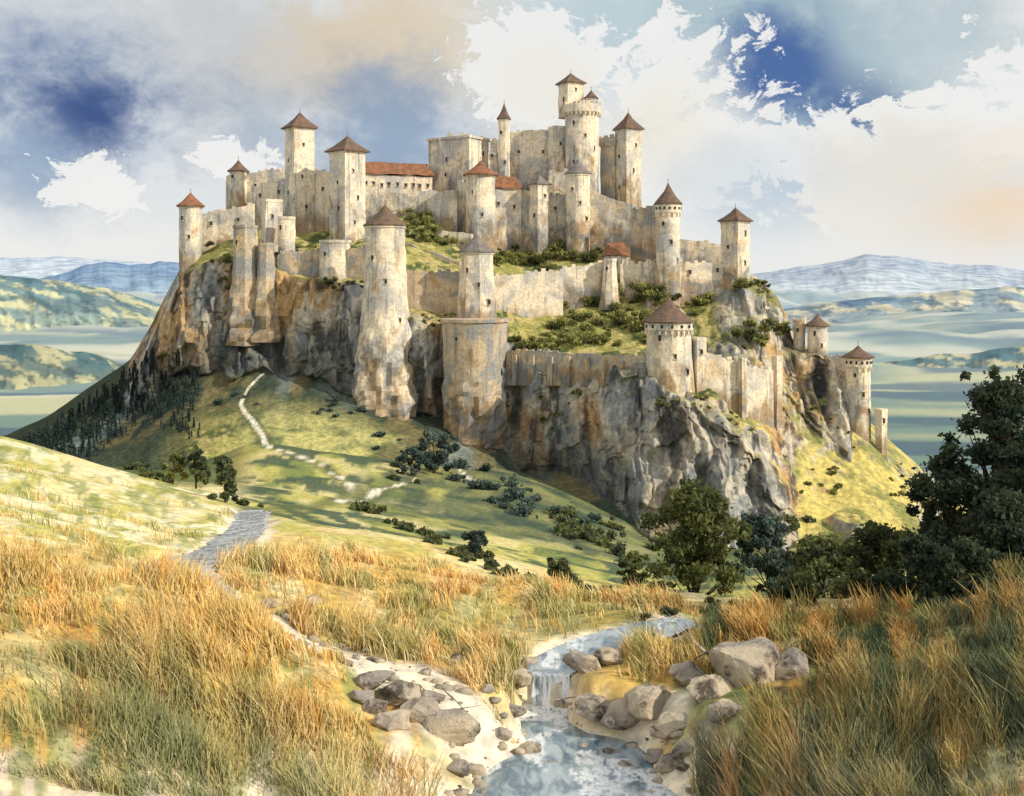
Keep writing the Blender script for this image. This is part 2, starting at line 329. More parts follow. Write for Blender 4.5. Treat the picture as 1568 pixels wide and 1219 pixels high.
def hit(b,e,mn=0):
    q=(np.abs(APX-b)<4)&(np.abs(APY-e)<4)&(AY>mn)
    if not q.any():
        j=np.argmin((APX-b)**2+(APY-e)**2+(AY<mn)*1e6); return np.array([AX[j],AY[j],AZ[j]])
    ids=np.where(q)[0]; j=ids[np.argmin(AY[ids])]; return np.array([AX[j],AY[j],AZ[j]])
def front(b,w,e0,e1,pc=12):
    q=(np.abs(APX-b)<w*.5)&(APY>e0)&(APY<e1)&(AY>195)
    return float(np.percentile(AY[q],pc)) if q.any() else 250.
# ------------------------------------------------------------ castle builders
def ring(shape,rot,n=28):
    if shape=='round': a=np.arange(n)*2*math.pi/n; return np.stack([np.cos(a),np.sin(a)],1)
    if shape=='oct': 
        a=np.arange(9)*2*math.pi/8+.2; c=np.stack([np.cos(a),np.sin(a)],1); return np.concatenate([[c[i]*(1-t)+c[i+1]*t for t in (0,.5)] for i in range(8)])
    s=1/(abs(math.cos(rot))+abs(math.sin(rot))); c=np.array([[-1,-1],[1,-1],[1,1],[-1,1],[-1,-1]])*s
    R=np.array([[math.cos(rot),-math.sin(rot)],[math.sin(rot),math.cos(rot)]]); c=c@R.T
    return np.concatenate([[c[i]*(1-t)+c[i+1]*t for t in np.linspace(0,1,6,endpoint=False)] for i in range(4)])
def lathe(rg,prof,cx,cy,nz=.0,capb=False,foot=None):
    n=len(rg); V=[];Fc=[]
    for z,r in prof: V.append(np.stack([cx+rg[:,0]*r,cy+rg[:,1]*r,np.full(n,z)],1))
    V=np.concatenate(V)
    if nz:
        am=nz*np.ones(len(V))
        if foot is not None: am=am+ 1.2*ss(foot[1],foot[0],V[:,2])
        q=am*((fbm(V[:,0]/1.7,V[:,1]/1.7,V[:,2]/1.9,3,71)-.5)*2)+np.maximum(am-nz,0)*1.2*(ridged(V[:,0]/2.6,V[:,1]/2.6,V[:,2]/9,2,72)-.5)*2
        rep=np.repeat([p[1] for p in prof],n); k=1+q/np.maximum(rep,.3)
        V[:,0]=cx+(V[:,0]-cx)*k; V[:,1]=cy+(V[:,1]-cy)*k
    for j in range(len(prof)-1):
        for i in range(n): Fc.append((j*n+i,j*n+(i+1)%n,(j+1)*n+(i+1)%n,(j+1)*n+i))
    Fc.append(tuple(range((len(prof)-1)*n,len(prof)*n)))
    if capb: Fc.append(tuple(range(n-1,-1,-1)))
    return V,Fc
def box(c,ax,ay,sx,sy,sz):
    c=np.array(c,float);ax=np.array([*ax,0.]);ay=np.array([*ay,0.]);V=[]
    for k in (-1,1):
        for (i,j) in ((-1,-1),(1,-1),(1,1),(-1,1)): V.append(c+ax*i*sx/2+ay*j*sy/2+np.array([0,0,k*sz/2]))
    return np.array(V),[(0,3,2,1),(4,5,6,7),(0,1,5,4),(1,2,6,5),(2,3,7,6),(3,0,4,7)]
class Acc:
    def __init__(s): s.V=[];s.F=[];s.n=0
    def add(s,vf):
        V,Fc=vf; s.V.append(V); s.F+= [tuple(i+s.n for i in f) for f in Fc]; s.n+=len(V)
    def out(s,name,mat,parent,col=None):
        if not s.n: return
        V=np.concatenate(s.V); return mesh_obj(name,V,s.F,mat,parent,col=col(V) if col else None,loc=parent.location)
def stain(zb,zt):
    def f(V):
        t=1-np.clip((V[:,2]-zb)/(zt-zb+.01),0,1); return np.stack([t,t,t],1)
    return f
def tower(name,b,w,top,bot,apex=None,d=None,shape='round',rot=.6,flare=0.,corbel=False,cren=False,roof=None,ext=5,wins=4,mat=None,ov=1.2,onrock=False):
    if onrock: dd=front(b,w,(top+bot)/2,bot); d=dd+w*dd/F*.16
    if d is None: d=hit(b,bot)[1]+w*.25*d_s
    s=d/F; R=w*s/2; zt=Z(top,d); zb0=Z(bot,d); zb=zb0-ext; cx,cy=X(b,d),d
    e=empty(name,(cx,cy,zb0)); rg=ring(shape,rot,40 if onrock else 28); body=Acc(); win=Acc()
    lv=np.arange(zb,zt,1.0 if onrock else 1.3); prof=[]
    ch=min(2.6,(zt-zb0)*.16)
    def rad(z):
        t=max(0,min(1.4,(zt-z)/(zt-zb0+.01))); return R*(1+flare*t**1.6)
    for z in lv:
        if z<zt-ch-.3: prof.append((z,rad(z)))
    if corbel or cren: prof+=[(zt-ch,R),(zt-ch+.5,R*1.12),(zt,R*1.12)]; RT=R*1.12
    else: prof+=[(zt-ch,R*1.0),(zt-.7,R),(zt-.68,R*1.06),(zt,R*1.06)]; RT=R*1.06
    body.add(lathe(rg,prof,cx,cy,.26,foot=(zb0,zb0+(zt-zb0)*.6) if onrock else None))
    if corbel or cren:
        n=int(2*math.pi*R/1.1)
        if shape=='round':
            for i in range(n):
                a=i*2*math.pi/n; u=(math.cos(a),math.sin(a)); body.add(box((cx+u[0]*R*1.06,cy+u[1]*R*1.06,zt-ch-.1),u,(-u[1],u[0]),R*.16,.35,.8))
    if cren:
        per=np.concatenate([rg,rg[:1]]); sl_=np.linalg.norm(np.diff(per,axis=0),axis=1)*RT; tot=sl_.sum(); m_=max(8,int(tot/1.9)); cs=np.concatenate([[0],np.cumsum(sl_)])
        for i in range(m_):
            if random.random()<.15: continue
            q=(i+.5)/m_*tot; j=min(np.searchsorted(cs,q)-1,len(rg)-1); t=(q-cs[j])/sl_[j]; p=per[j]*(1-t)+per[j+1]*t; u=per[j+1]-per[j]; u/=np.linalg.norm(u)
            hh=random.uniform(.4,.95); body.add(box((cx+p[0]*RT*.94,cy+p[1]*RT*.94,zt+hh/2-.02),u,(-u[1],u[0]),1.1,.5,hh))
    if shape=='square': angs=[(-math.pi/2+rot),(-math.pi+rot)]
    else: angs=[-math.pi/2-.55,-math.pi/2+.15,-math.pi/2+.75]
    Hh=zt-zb0
    for i in range(wins):
        a=angs[i%len(angs)]; z=zt-ch-Hh*(.06+.72*(i/max(1,wins))+random.uniform(0,.06)); 
        ap=rad(z)*(1/(abs(math.cos(rot))+abs(math.sin(rot))) if shape=='square' else 1)
        u=(math.cos(a),math.sin(a)); v=(-u[1],u[0]); off=random.uniform(-.3,.3)*ap if shape=='square' else 0
        ww=random.uniform(.32,.5); wh=random.uniform(.8,1.2)
        cc=(cx+u[0]*ap+v[0]*off,cy+u[1]*ap+v[1]*off,z)
        win.add(box(cc,u,v,.34,ww,wh)); body.add(box((cc[0],cc[1],z+wh/2+.13),u,v,.46,ww+.4,.2)); body.add(box((cc[0],cc[1],z-wh/2-.1),u,v,.48,ww+.3,.16))
    if corbel and not cren and shape!='square':
        for k in range(7):
            a=-math.pi/2+(k-3)*.42; u=(math.cos(a),math.sin(a)); win.add(box((cx+u[0]*RT,cy+u[1]*RT,zt-ch*.45),u,(-u[1],u[0]),.3,.42,.6))
    body.out('walls',mat or M_stone,e,stain(zb0,zt)); win.out('windows',M_win,e)
    if apex is not None:
        za=Z(apex,d); h=za-zt; rf=Acc(); 
        pr=[(zt-.25,RT*ov*1.0),(zt+.02,RT*ov),(zt+.3*h,RT*ov*.64),(zt+.62*h,RT*ov*.31),(za,.06)]
        rf.add(lathe(rg,pr,cx,cy,.26,True)); rf.add(lathe(ring('round',0,8),[(za-.1,.07),(za+.7,.05),(za+.8,.14),(za+.95,.03)],cx,cy))
        rf.out('roof',roof or M_tileb,e)
    return e
d_s=245./F
def wall(name,A,B,thick=1.6,cren=True,ext=4,ruin=.25,mat=None,wins=0,pil=0,roof=None,ridge=None,onrock=False):
    def pt(q):
        b,t,bo,d=q
        if onrock: d=front(b,30,t+10,bo+10,30)+.3
        if d is None: d=hit(b,bo)[1]+1.
        return np.array([X(b,d),d]),Z(t,d),Z(bo,d)
    a,ta,ba=pt(A); c,tc,bc=pt(B); v=c-a; Ln=np.linalg.norm(v); v/=Ln; n=np.array([v[1],-v[0]])
    nu=max(3,int(Ln/.9)); nv=max(4,int(((ta-ba)+ext)/1.2)); e=empty(name,((a[0]+c[0])/2,(a[1]+c[1])/2,(ba+bc)/2))
    V=[]
    for i in range(nu+1):
        t=i/nu; p=a+v*Ln*t; zt=ta*(1-t)+tc*t+(float(fbm(p[0]/2.5,p[1]/2.5,0,3,81))-.5)*2*ruin*2; zb=ba*(1-t)+bc*t-ext
        for j in range(nv+1):
            z=zb+(zt-zb)*j/nv; q=p+n*((float(fbm(p[0]/2,z/2,p[1]/2,3,82))-.5)*.6+.25*(1-j/nv)); V.append((q[0],q[1],z))
        q=p-n*thick; V.append((q[0],q[1],zt)); V.append((q[0],q[1],zb))
    k=nv+3; Fc=[]
    for i in range(nu):
        for j in range(k): Fc.append((i*k+j,(i+1)*k+j,(i+1)*k+(j+1)%k,i*k+(j+1)%k))
    Fc.append(tuple(range(k))); Fc.append(tuple(range(nu*k+k-1,nu*k-1,-1)))
    ac=Acc(); ac.add((np.array(V),Fc)); w=Acc()
    if cren:
        m_=int(Ln/1.8)
        for i in range(m_):
            if random.random()<.28: continue
            t=(i+.5)/m_; p=a+v*Ln*t-n*.3; zt=ta*(1-t)+tc*t+(float(fbm((a+v*Ln*t)[0]/2.5,(a+v*Ln*t)[1]/2.5,0,3,81))-.5)*4*ruin; hh=random.uniform(.3,.75)
            ac.add(box((p[0],p[1],zt+hh/2-.1),v,n,random.uniform(.75,1.2),.55,hh))
    for i in range(pil):
        t=(i+.5+random.uniform(-.2,.2))/pil; p=a+v*Ln*t+n*.35; zt=ta*(1-t)+tc*t; zb=ba*(1-t)+bc*t-ext; ac.add(box((p[0],p[1],(zt+zb)/2-.4),v,n,random.uniform(.9,1.5),1.1,zt-zb-.8))
    for i in range(wins):
        t=(i+.5)/wins+random.uniform(-.02,.02); p=a+v*Ln*t+n*.1; zt=ta*(1-t)+tc*t; zb=ba*(1-t)+bc*t; z=zt-(zt-zb)*random.choice([.28,.3,.33]) -.2
        w.add(box((p[0],p[1],z),v,n,.45,.5,.95)); ac.add(box((p[0],p[1],z+.6),v,n,.8,.6,.18)); ac.add(box((p[0],p[1],z-.56),v,n,.75,.65,.14))
    ac.out('walls',mat or M_stone,e,stain((ba+bc)/2,(ta+tc)/2)); w.out('windows',M_win,e)
    if roof:
        o=.6; f1=a-v*o+n*o; f2=c+v*o+n*o; b1=a-v*o-n*(thick+o); b2=c+v*o-n*(thick+o); m1=a-n*thick/2+v*.8; m2=c-n*thick/2-v*.8
        zr1=Z(ridge,A[3] or a[1]) ; V=[];nn_=max(4,int(Ln/1.2))
        for i in range(nn_+1):
            t=i/nn_; wob=lambda s:(float(vn(t*nn_*.7,s,0,83))-.5)*.4; zt=ta*(1-t)+tc*t+.12; zr=zr1+(tc-ta)*t
            p=f1*(1-t)+f2*t;V.append((p[0],p[1],zt+wob(1))); p=m1*(1-t)+m2*t;V.append((p[0],p[1],zr+wob(2)+.1)); p=b1*(1-t)+b2*t;V.append((p[0],p[1],zt+wob(3)))
        Fc=[]
        for i in range(nn_):
            for j in range(3): Fc.append((i*3+j,(i+1)*3+j,(i+1)*3+(j+1)%3,i*3+(j+1)%3))
        Fc+=[(0,1,2),(nn_*3+2,nn_*3+1,nn_*3)]
        r_=Acc(); r_.add((np.array(V),Fc)); r_.out('roof',roof,e)
    return e
S='square'
tower('round_watchtower',292,34,315,398,295,None,wins=2,ext=9,roof=M_tile)
wall('curtain_wall',(303,328,385,278),(388,312,385,278),ext=9,wins=2)
wall('ruined_hall',(346,268,330,300),(440,258,330,296),thick=8,ext=4,wins=3,ruin=.5)
tower('roof_turret',365,25,262,300,245,298,wins=1,ov=1.25)
wall('ruined_hall',(385,285,330,290),(440,275,330,288),thick=5,ext=5,ruin=.6,wins=2)
tower('square_watchtower',459,47,196,350,172,284,S,rot=.62,wins=5,ext=8,ov=1.2)
wall('curtain_wall',(478,262,345,284),(512,266,345,282),ext=8,ruin=.5,wins=1)
tower('square_gate_tower',532,55,232,372,208,276,S,rot=.8,wins=5,ext=8,ov=1.22)
tower('cliff_buttress_tower',416,36,306,425,None,266,S,rot=.5,flare=.1,wins=2,ext=7)
tower('cliff_buttress_tower',439,26,332,400,None,260,'round',wins=1,ext=8)
tower('cliff_buttress_tower',376,36,345,495,None,262,'oct',flare=.3,wins=1,ext=5,mat=M_stone2,onrock=True)
tower('cliff_buttress_tower',408,24,372,490,None,262,'oct',flare=.5,wins=0,ext=5,mat=M_stone2,onrock=True)
wall('curtain_wall',(425,388,440,256),(495,380,435,256),ext=8,ruin=.5,mat=M_stone2)
tower('round_bastion',513,46,368,450,None,256,'round',flare=.1,wins=1,ext=8)
wall('curtain_wall',(530,382,450,254),(572,380,450,252),ext=8,ruin=.5,mat=M_stone2)
wall('great_hall',(555,266,312,296),(662,270,318,300),thick=9,cren=False,ext=8,wins=9,roof=M_tile,ridge=245)
wall('curtain_wall',(560,300,345,290),(700,292,335,287),ext=6,cren=False,ruin=.5)
wall('garden_wall',(640,350,366,282),(722,358,372,278),ext=2,cren=False,ruin=.3)
tower('tapered_great_tower',590,60,345,615,313,248,'round',flare=.6,wins=4,ext=6,roof=M_tileb,ov=1.04,onrock=True)
wall('garden_wall',(618,372,412,272),(704,400,415,266),ext=4,cren=False,mat=M_stone2)
wall('curtain_wall',(600,418,500,248),(706,416,500,248),ext=8,mat=M_stone2,wins=0)
tower('octagonal_tower',730,50,385,490,357,246,'oct',flare=.28,wins=3,ext=5,roof=M_slate,ov=1.1)
tower('cliff_bastion',727,100,488,645,None,240,'round',flare=-.14,wins=1,ext=8,mat=M_stone2,onrock=True)
wall('curtain_wall',(755,422,505,252),(862,416,495,256),ext=6)
wall('curtain_wall',(858,412,470,258),(926,400,450,260),ext=7)
tower('wall_turret',934,20,396,455,None,258,'oct',flare=.5,wins=1,ext=3)
wall('gatehouse',(926,392,425,268),(962,392,425,268),thick=5,cren=False,ext=6,roof=M_tile,ridge=372,wins=1)
wall('curtain_wall',(950,404,435,262),(1012,400,440,262),ext=6)
tower('round_corner_tower',1023,35,312,440,280,260,'round',corbel=True,wins=3,ext=7,flare=.06,ov=1.1)
wall('curtain_wall',(1038,364,405,274),(1112,376,410,272),ext=5)
wall('curtain_wall',(1036,402,445,262),(1120,404,432,264),ext=7,wins=2)
tower('square_corner_tower',1126,44,338,425,318,264,S,rot=.75,wins=3,ext=8,ov=1.18)
tower('upper_keep_block',710,106,214,300,None,308,S,rot=.98,wins=5,ext=12)
wall('upper_keep_block',(684,205,300,309),(762,212,300,306),thick=9,cren=True,ext=6,wins=5,ruin=.7)
tower('slender_turret',772,18,182,300,158,302,'oct',wins=2,ext=6,ov=1.2)
wall('upper_curtain_wall',(778,204,300,305),(848,196,300,303),thick=12,ext=8,wins=2,ruin=.4)
tower('keep_side_tower',853,26,194,300,None,301,S,rot=.5,wins=1,ext=8)
tower('great_keep',891,52,162,300,None,300,'round',corbel=True,cren=True,wins=5,ext=10)
tower('keep_turret',874,38,128,170,112,302,S,rot=.5,wins=2,ext=2,ov=1.2)
tower('keep_turret',905,18,150,172,138,300,'round',wins=1,ext=1)
tower('upper_square_tower',962,39,198,312,172,300,S,rot=.55,wins=4,ext=6,ov=1.18)
tower('upper_tower_annex',936,34,212,312,None,303,S,rot=1.,wins=1,ext=6,mat=M_stone2,cren=True)
tower('half_round_tower',736,45,268,372,246,284,'round',wins=2,ext=5,roof=M_tile,ov=1.15)
wall('ring_building',(752,288,368,286),(798,290,368,287),thick=7,cren=False,ext=5,roof=M_tile,ridge=268,wins=2)
tower('square_ring_tower',826,30,282,362,268,285,S,rot=.6,wins=2,ext=5,roof=M_slate)
wall('ring_wall',(795,292,365,288),(870,300,365,288),ext=6,wins=2,ruin=.4)
wall('ring_wall',(840,262,320,296),(912,262,320,294),ext=10,thick=5,ruin=.9,wins=1)
tower('round_ring_tower',885,37,266,358,243,284,'round',wins=3,ext=6,roof=M_slate,ov=1.05)
wall('ring_wall',(904,292,355,285),(990,322,372,281),ext=7,wins=0,cren=False)
wall('ring_wall',(700,280,335,290),(722,280,335,288),ext=7,wins=0,ruin=.6)
wall('ring_wall',(966,322,390,276),(1008,312,392,272),ext=8,ruin=.3,mat=M_stone2)
for i_,(b0,t0,b1,t1) in enumerate([(776,538,830,538),(830,540,885,541),(885,542,940,544),(940,545,992,549)]):
    wall('terrace_wall',(b0,t0,572,None),(b1,t1,572,None),ext=2.5,pil=2,mat=M_stone2,ruin=.35,onrock=True)
tower('round_gate_tower',1024,66,492,592,455,216,'round',wins=3,ext=7,flare=.18,corbel=True,ov=1.08,roof=M_tileb)
tower('gate_pier',1070,22,516,606,None,216,S,rot=.4,wins=1,ext=6)
wall('lower_curtain_wall',(1078,538,616,217),(1140,556,628,219),ext=7,ruin=.15)
wall('lower_curtain_wall',(1140,560,628,219),(1184,568,640,223),ext=7,ruin=.2)
tower('wall_pier',1190,15,545,620,None,224,S,rot=.5,wins=0,ext=6)
tower('wall_pier',1137,12,548,620,None,218,S,rot=.5,wins=0,ext=6)
tower('ruined_turret',1224,18,492,545,None,252,'round',wins=1,ext=6,cren=True)
tower('round_outer_tower',1252,30,498,550,482,249,'round',wins=2,ext=6,roof=M_tileb)
wall('outer_wall',(1262,545,575,247),(1302,548,600,244),ext=6,ruin=.5)
tower('round_outer_tower',1314,36,546,662,529,238,'round',corbel=True,wins=3,ext=7,roof=M_tileb,flare=.05)
tower('ruined_turret',1349,18,626,690,None,236,S,wins=1,ext=6)
# ------------------------------------------------------------ vegetation
def leafquads(Pc,size,col):
    n=len(Pc); a=rng.normal(size=(n,3)); a/=np.linalg.norm(a,axis=1)[:,None]; t=rng.normal(size=(n,3)); b=np.cross(a,t); b/=np.linalg.norm(b,axis=1)[:,None]
    s=(size*rng.uniform(.5,1.3,n))[:,None]; a=a*s; b=b*s*.6
    V=np.stack([Pc-a,Pc-b*.9,Pc+a,Pc+b],1).reshape(-1,3); Fq=np.arange(n*4).reshape(-1,4); return V,Fq,np.repeat(col,4,axis=0)
def foliage(centers,rad,n,size,c0,c1,squash=.8):
    centers=np.array(centers);rad=np.array(rad); m=len(centers); w=rad**2; k=rng.choice(m,n,p=w/w.sum())
    u=rng.normal(size=(n,3)); u/=np.linalg.norm(u,axis=1)[:,None]; r=rng.uniform(0,1,n)**.5; r*=1+.5*np.abs(rng.normal(size=n))*(rng.random(n)<.35)
    off=u*(r*rad[k])[:,None]; off[:,2]*=squash; P=centers[k]+off
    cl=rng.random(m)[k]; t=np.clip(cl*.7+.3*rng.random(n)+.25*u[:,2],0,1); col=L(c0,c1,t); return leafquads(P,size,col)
def tube(pts,rs,n=7):
    V=[];Fc=[]; pts=[np.array(p,float) for p in pts]
    for i,p in enumerate(pts):
        d=pts[min(i+1,len(pts)-1)]-pts[max(i-1,0)]; d/=np.linalg.norm(d)+1e-9; a=np.cross(d,[.3,.9,.1]); a/=np.linalg.norm(a); b=np.cross(d,a)
        for k in range(n): q=2*math.pi*k/n; V.append(p+(a*math.cos(q)+b*math.sin(q))*rs[i])
    for i in range(len(pts)-1):
        for k in range(n): Fc.append((i*n+k,i*n+(k+1)%n,(i+1)*n+(k+1)%n,(i+1)*n+k))
    return np.array(V),Fc
def tree(name,b,e,hpx,wpx,c0,c1,d=None,n=9000,leaf=.16,clumps=34,trunk=.28,cr=(.12,.27)):
    if d is None: p=hit(b,e)
    else: p=np.array([X(b,d),d,float(gz(X(b,d),d)[0])])
    d=p[1]; topz=Z(e-hpx,d); H=topz-p[2]; W=wpx*d/F/2; em=empty(name,tuple(p)); ac=Acc(); cs=[];rs=[]
    lean=random.uniform(-.06,.06)*H
    tp=[p+np.array([lean*t+random.uniform(-.02,.02)*H*t,0,H*.9*t-(.4 if t==0 else 0)]) for t in np.linspace(0,1,7)]; tr=[H*.025*(1-t*.85) for t in np.linspace(0,1,7)]
    ac.add(tube(tp,tr,8))
    for i in range(clumps):
        t=random.uniform(trunk,1.0); ang=random.uniform(0,6.28); prof=math.sin(math.pi*min(1,(t-trunk)/(1-trunk)*.72+.25))**.7
        rr=W*prof*random.uniform(.2,1.1); k=min(5,int(t*6)); s0=tp[max(0,k-1)]
        c=np.array([p[0]+lean*t+math.cos(ang)*rr,p[1]+math.sin(ang)*rr,p[2]+H*(t*.95)]); mid=(s0+c)/2+np.array([0,0,-.02*H])
        ac.add(tube([s0,mid,c],[H*.009,H*.005,H*.0015],5)); cs.append(c); rs.append(W*random.uniform(*cr))
        if random.random()<.6: cs.append(c+np.array([random.uniform(-.35,.35)*W,random.uniform(-.3,.3)*W,random.uniform(-.06,.1)*H])); rs.append(W*random.uniform(.06,.16))
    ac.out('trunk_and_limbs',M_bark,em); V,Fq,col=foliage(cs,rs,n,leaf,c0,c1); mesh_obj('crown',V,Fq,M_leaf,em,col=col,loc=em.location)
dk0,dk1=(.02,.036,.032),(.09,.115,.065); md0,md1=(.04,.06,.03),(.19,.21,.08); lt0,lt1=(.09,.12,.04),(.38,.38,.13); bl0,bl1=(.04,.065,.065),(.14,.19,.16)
def treed(name,b,top,wpx,d,c0,c1,**k):
    zb=float(gz(X(b,d),d)[0]); e=HY-F*zb/d; tree(name,b,e,e-top,wpx,c0,c1,d=d,**k)
treed('broadleaf_tree',1515,578,200,60,dk0,dk1,n=24000,leaf=.18,clumps=110,trunk=.04,cr=(.13,.25))
treed('broadleaf_tree',1610,640,190,54,dk0,dk1,n=12000,leaf=.17,clumps=60,trunk=.05,cr=(.12,.24))
treed('broadleaf_tree',1452,705,120,64,dk0,dk1,n=10000,leaf=.16,clumps=56,trunk=.04,cr=(.13,.25))
treed('broadleaf_tree',1545,760,160,46,dk0,dk1,n=13000,leaf=.14,clumps=60,trunk=.02,cr=(.13,.25))
treed('broadleaf_tree',1470,830,120,42,dk0,dk1,n=8000,leaf=.12,clumps=46,trunk=.02,cr=(.13,.25))
treed('broadleaf_tree',1062,735,150,85,md0,md1,n=14000,leaf=.2,clumps=75,trunk=.16,cr=(.12,.25))
treed('broadleaf_tree',1178,785,110,88,bl0,bl1,n=9000,leaf=.2,clumps=50,trunk=.12,cr=(.1,.24))
treed('broadleaf_tree',1262,825,130,72,bl0,md1,n=9000,leaf=.18,clumps=45,trunk=.03)
treed('broadleaf_tree',1350,800,130,62,dk0,md1,n=9000,leaf=.17,clumps=45,trunk=.03)
treed('broadleaf_tree',1408,830,110,50,dk0,dk1,n=8000,leaf=.15,clumps=40,trunk=.03)
treed('broadleaf_tree',1220,870,80,60,bl0,md1,n=5000,leaf=.15,clumps=30,trunk=.02)
treed('broadleaf_tree',970,845,50,95,md0,md1,n=3000,leaf=.2,clumps=20,trunk=.1)
tree('broadleaf_tree',302,746,62,36,bl0,md1,n=3000,leaf=.3,clumps=18,trunk=.1)
tree('broadleaf_tree',348,766,66,46,bl0,md1,n=4000,leaf=.3,clumps=20,trunk=.1)
tree('broadleaf_tree',264,738,42,32,md0,lt1,n=2500,leaf=.3,clumps=16,trunk=.1)
tree('broadleaf_tree',668,722,66,56,bl0,bl1,n=4000,leaf=.38,clumps=22,trunk=.1)
tree('broadleaf_tree',632,728,44,44,bl0,bl1,n=3000,leaf=.38,clumps=18,trunk=.1)
tree('broadleaf_tree',855,888,34,34,dk0,md1,n=2500,leaf=.2,clumps=14,trunk=.1)
tree('broadleaf_tree',725,850,44,34,bl0,bl1,n=2500,leaf=.26,clumps=14,trunk=.1)
def bushes(name,lst,c0,c1,n,leaf,jit=.35):
    cs=[];rs=[]
    for (b,e,r) in lst:
        p=hit(b,e); s=p[1]/F
        for _ in range(random.randint(2,6)):
            cs.append(p+np.array([random.uniform(-1,1)*r*s*.9,random.uniform(-1,.3)*r*s*.7,random.uniform(-.1,.6)*r*s])); rs.append(r*s*random.uniform(.18,.5))
    V,Fq,col=foliage(cs,rs,n,leaf,c0,c1,.7); mesh_obj(name,V,Fq,M_leaf,col=col,loc=cs[0])
def line(p,q,n,r,j=5): return [(p[0]+(q[0]-p[0])*(t:=random.random())+random.uniform(-j,j),p[1]+(q[1]-p[1])*t+random.gauss(0,j*.7),r*random.uniform(.35,1.35)) for i in range(n)]
def area(b0,b1,e0,e1,n,r,sk=0.): return [((b:=random.uniform(b0,b1)),random.uniform(e0,e1)+sk*(b-b0),r*random.uniform(.3,1.3)**1.2) for i in range(n)]
bushes('hedgerow',line((190,712),(250,732),7,12)+line((360,768),(405,772),4,12),dk0,md1,4000,.28)
bushes('hedgerow',line((540,772),(650,820),14,15,8)+area(590,650,710,740,4,12),bl0,md1,6000,.3)
bushes('hedgerow',line((660,830),(745,860),10,13,8)+line((750,860),(830,885),7,9,6),bl0,md1,5000,.25)
bushes('hedgerow',line((860,885),(950,915),10,13,8)+area(985,1120,890,945,16,14),bl0,md1,8000,.22)
bushes('hillside_thicket',area(850,1010,770,830,26,22,.35)+area(1180,1310,780,850,12,14,.2),bl0,md1,14000,.34)
bushes('hillside_thicket',area(700,900,700,745,22,19,.4),bl0,bl1,10000,.34)
bushes('hillside_thicket',area(250,560,575,612,16,9,.12)+area(570,700,650,690,10,12,.25),bl0,bl1,6000,.3)
bushes('castle_shrubs',line((595,322),(660,345),14,14,10)+line((625,352),(715,368),16,12,8)+line((600,300),(640,312),7,11),md0,lt1,14000,.3)
bushes('castle_shrubs',line((755,398),(850,400),18,15,8)+line((830,385),(920,385),18,17,10)+line((765,380),(800,375),6,13),md0,lt1,18000,.32)
bushes('castle_shrubs',area(845,1010,440,525,80,18)+line((785,525),(850,532),12,16),md0,lt1,36000,.33)
bushes('castle_shrubs',area(1030,1090,440,480,14,13)+line((1090,430),(1180,440),14,10,6)+area(1120,1200,490,540,20,13)+line((1060,390),(1100,392),5,8)+line((970,384),(1000,386),4,9),dk0,lt1,15000,.32)
bushes('castle_shrubs',area(420,500,370,395,12,9)+area(320,400,370,440,20,10)+area(480,560,425,450,10,9)+line((690,488),(770,490),16,5,2)+area(1000,1080,600,620,10,7)+area(1080,1180,606,640,12,7,.3)+area(620,700,480,500,6,8)+area(780,980,575,640,14,6),dk0,lt1,13000,.28)
bushes('hillside_thicket',area(1190,1290,680,740,10,7,.3)+line((1130,600),(1190,640),8,8)+line((1370,750),(1420,770),6,10)+area(1240,1380,600,640,10,6,.75),md0,lt1,7000,.28)
def conifers(lst):
    P=[];Cc=[];sz=[]
    for (b,e,h) in lst:
        p=hit(b,e,210)
        if p[1]<210: continue
        H=h*p[1]/F; m=90; t=rng.random(m)**.7; r=(1-t)*H*.2*rng.uniform(.5,1.1,m)*(0.75+.35*np.cos(t*40)); a=rng.uniform(0,6.28,m)
        P.append(np.stack([p[0]+r*np.cos(a),p[1]+r*np.sin(a),p[2]+t*H],1)); k=rng.random(m)*.6+.4*random.random(); Cc.append(L((.018,.034,.036),(.085,.115,.105),k)); sz.append(np.full(m,H*.045)+.12)
    P=np.concatenate(P);Cc=np.concatenate(Cc);sz=np.concatenate(sz)
    V,Fq,col=leafquads(P,sz,Cc); mesh_obj('conifer_forest',V,Fq,M_leaf,col=col)
lst=[]
for _ in range(620):
    t=random.random()**1.15; b=5+t*300; tp_=np.interp(b,[0,70,120,200,230,300],[694,666,628,568,545,566]); e=tp_+3+random.random()**1.3*(60+50*t)
    lst.append((b,min(e,706),random.uniform(12,30)*(1-.35*t)))
conifers(lst)
BL=[(572,1052,66),(612,1078,74),(645,1100,70),(690,1106,95),(600,1112,66),(655,1078,56),(575,1090,46),(700,1135,50),(556,1075,44),
          (893,1026,76),(930,1018,60),(905,1052,64),(952,1058,96),(1000,1062,96),(1150,1040,150),(1205,1032,86),(1030,1086,70),(1090,1066,80),(880,1000,40),(940,1085,54),(1050,1046,66),(1110,1090,66),
          (412,930,30),(480,925,30),(440,950,22),(330,880,20),(350,865,16),(215,872,18),(800,1036,44),(786,1062,46),(812,1092,40),(842,1110,32),(894,1080,36),(730,1125,40),(1020,1122,46),(990,1160,44),(1004,1100,36),(760,1145,28),(955,1112,38),(1045,1112,40),(520,960,20),(700,1010,20),(560,1000,16),(1060,1170,34),(720,1165,28),(770,1090,30),(748,1060,24),(862,1030,40),(940,1000,26),(812,1014,30),(866,1058,34)]
BP=[]
for (b,e,w_) in BL:
    p=ghit(b,e); BP.append((p[0],p[1],w_*p[1]/F/2))
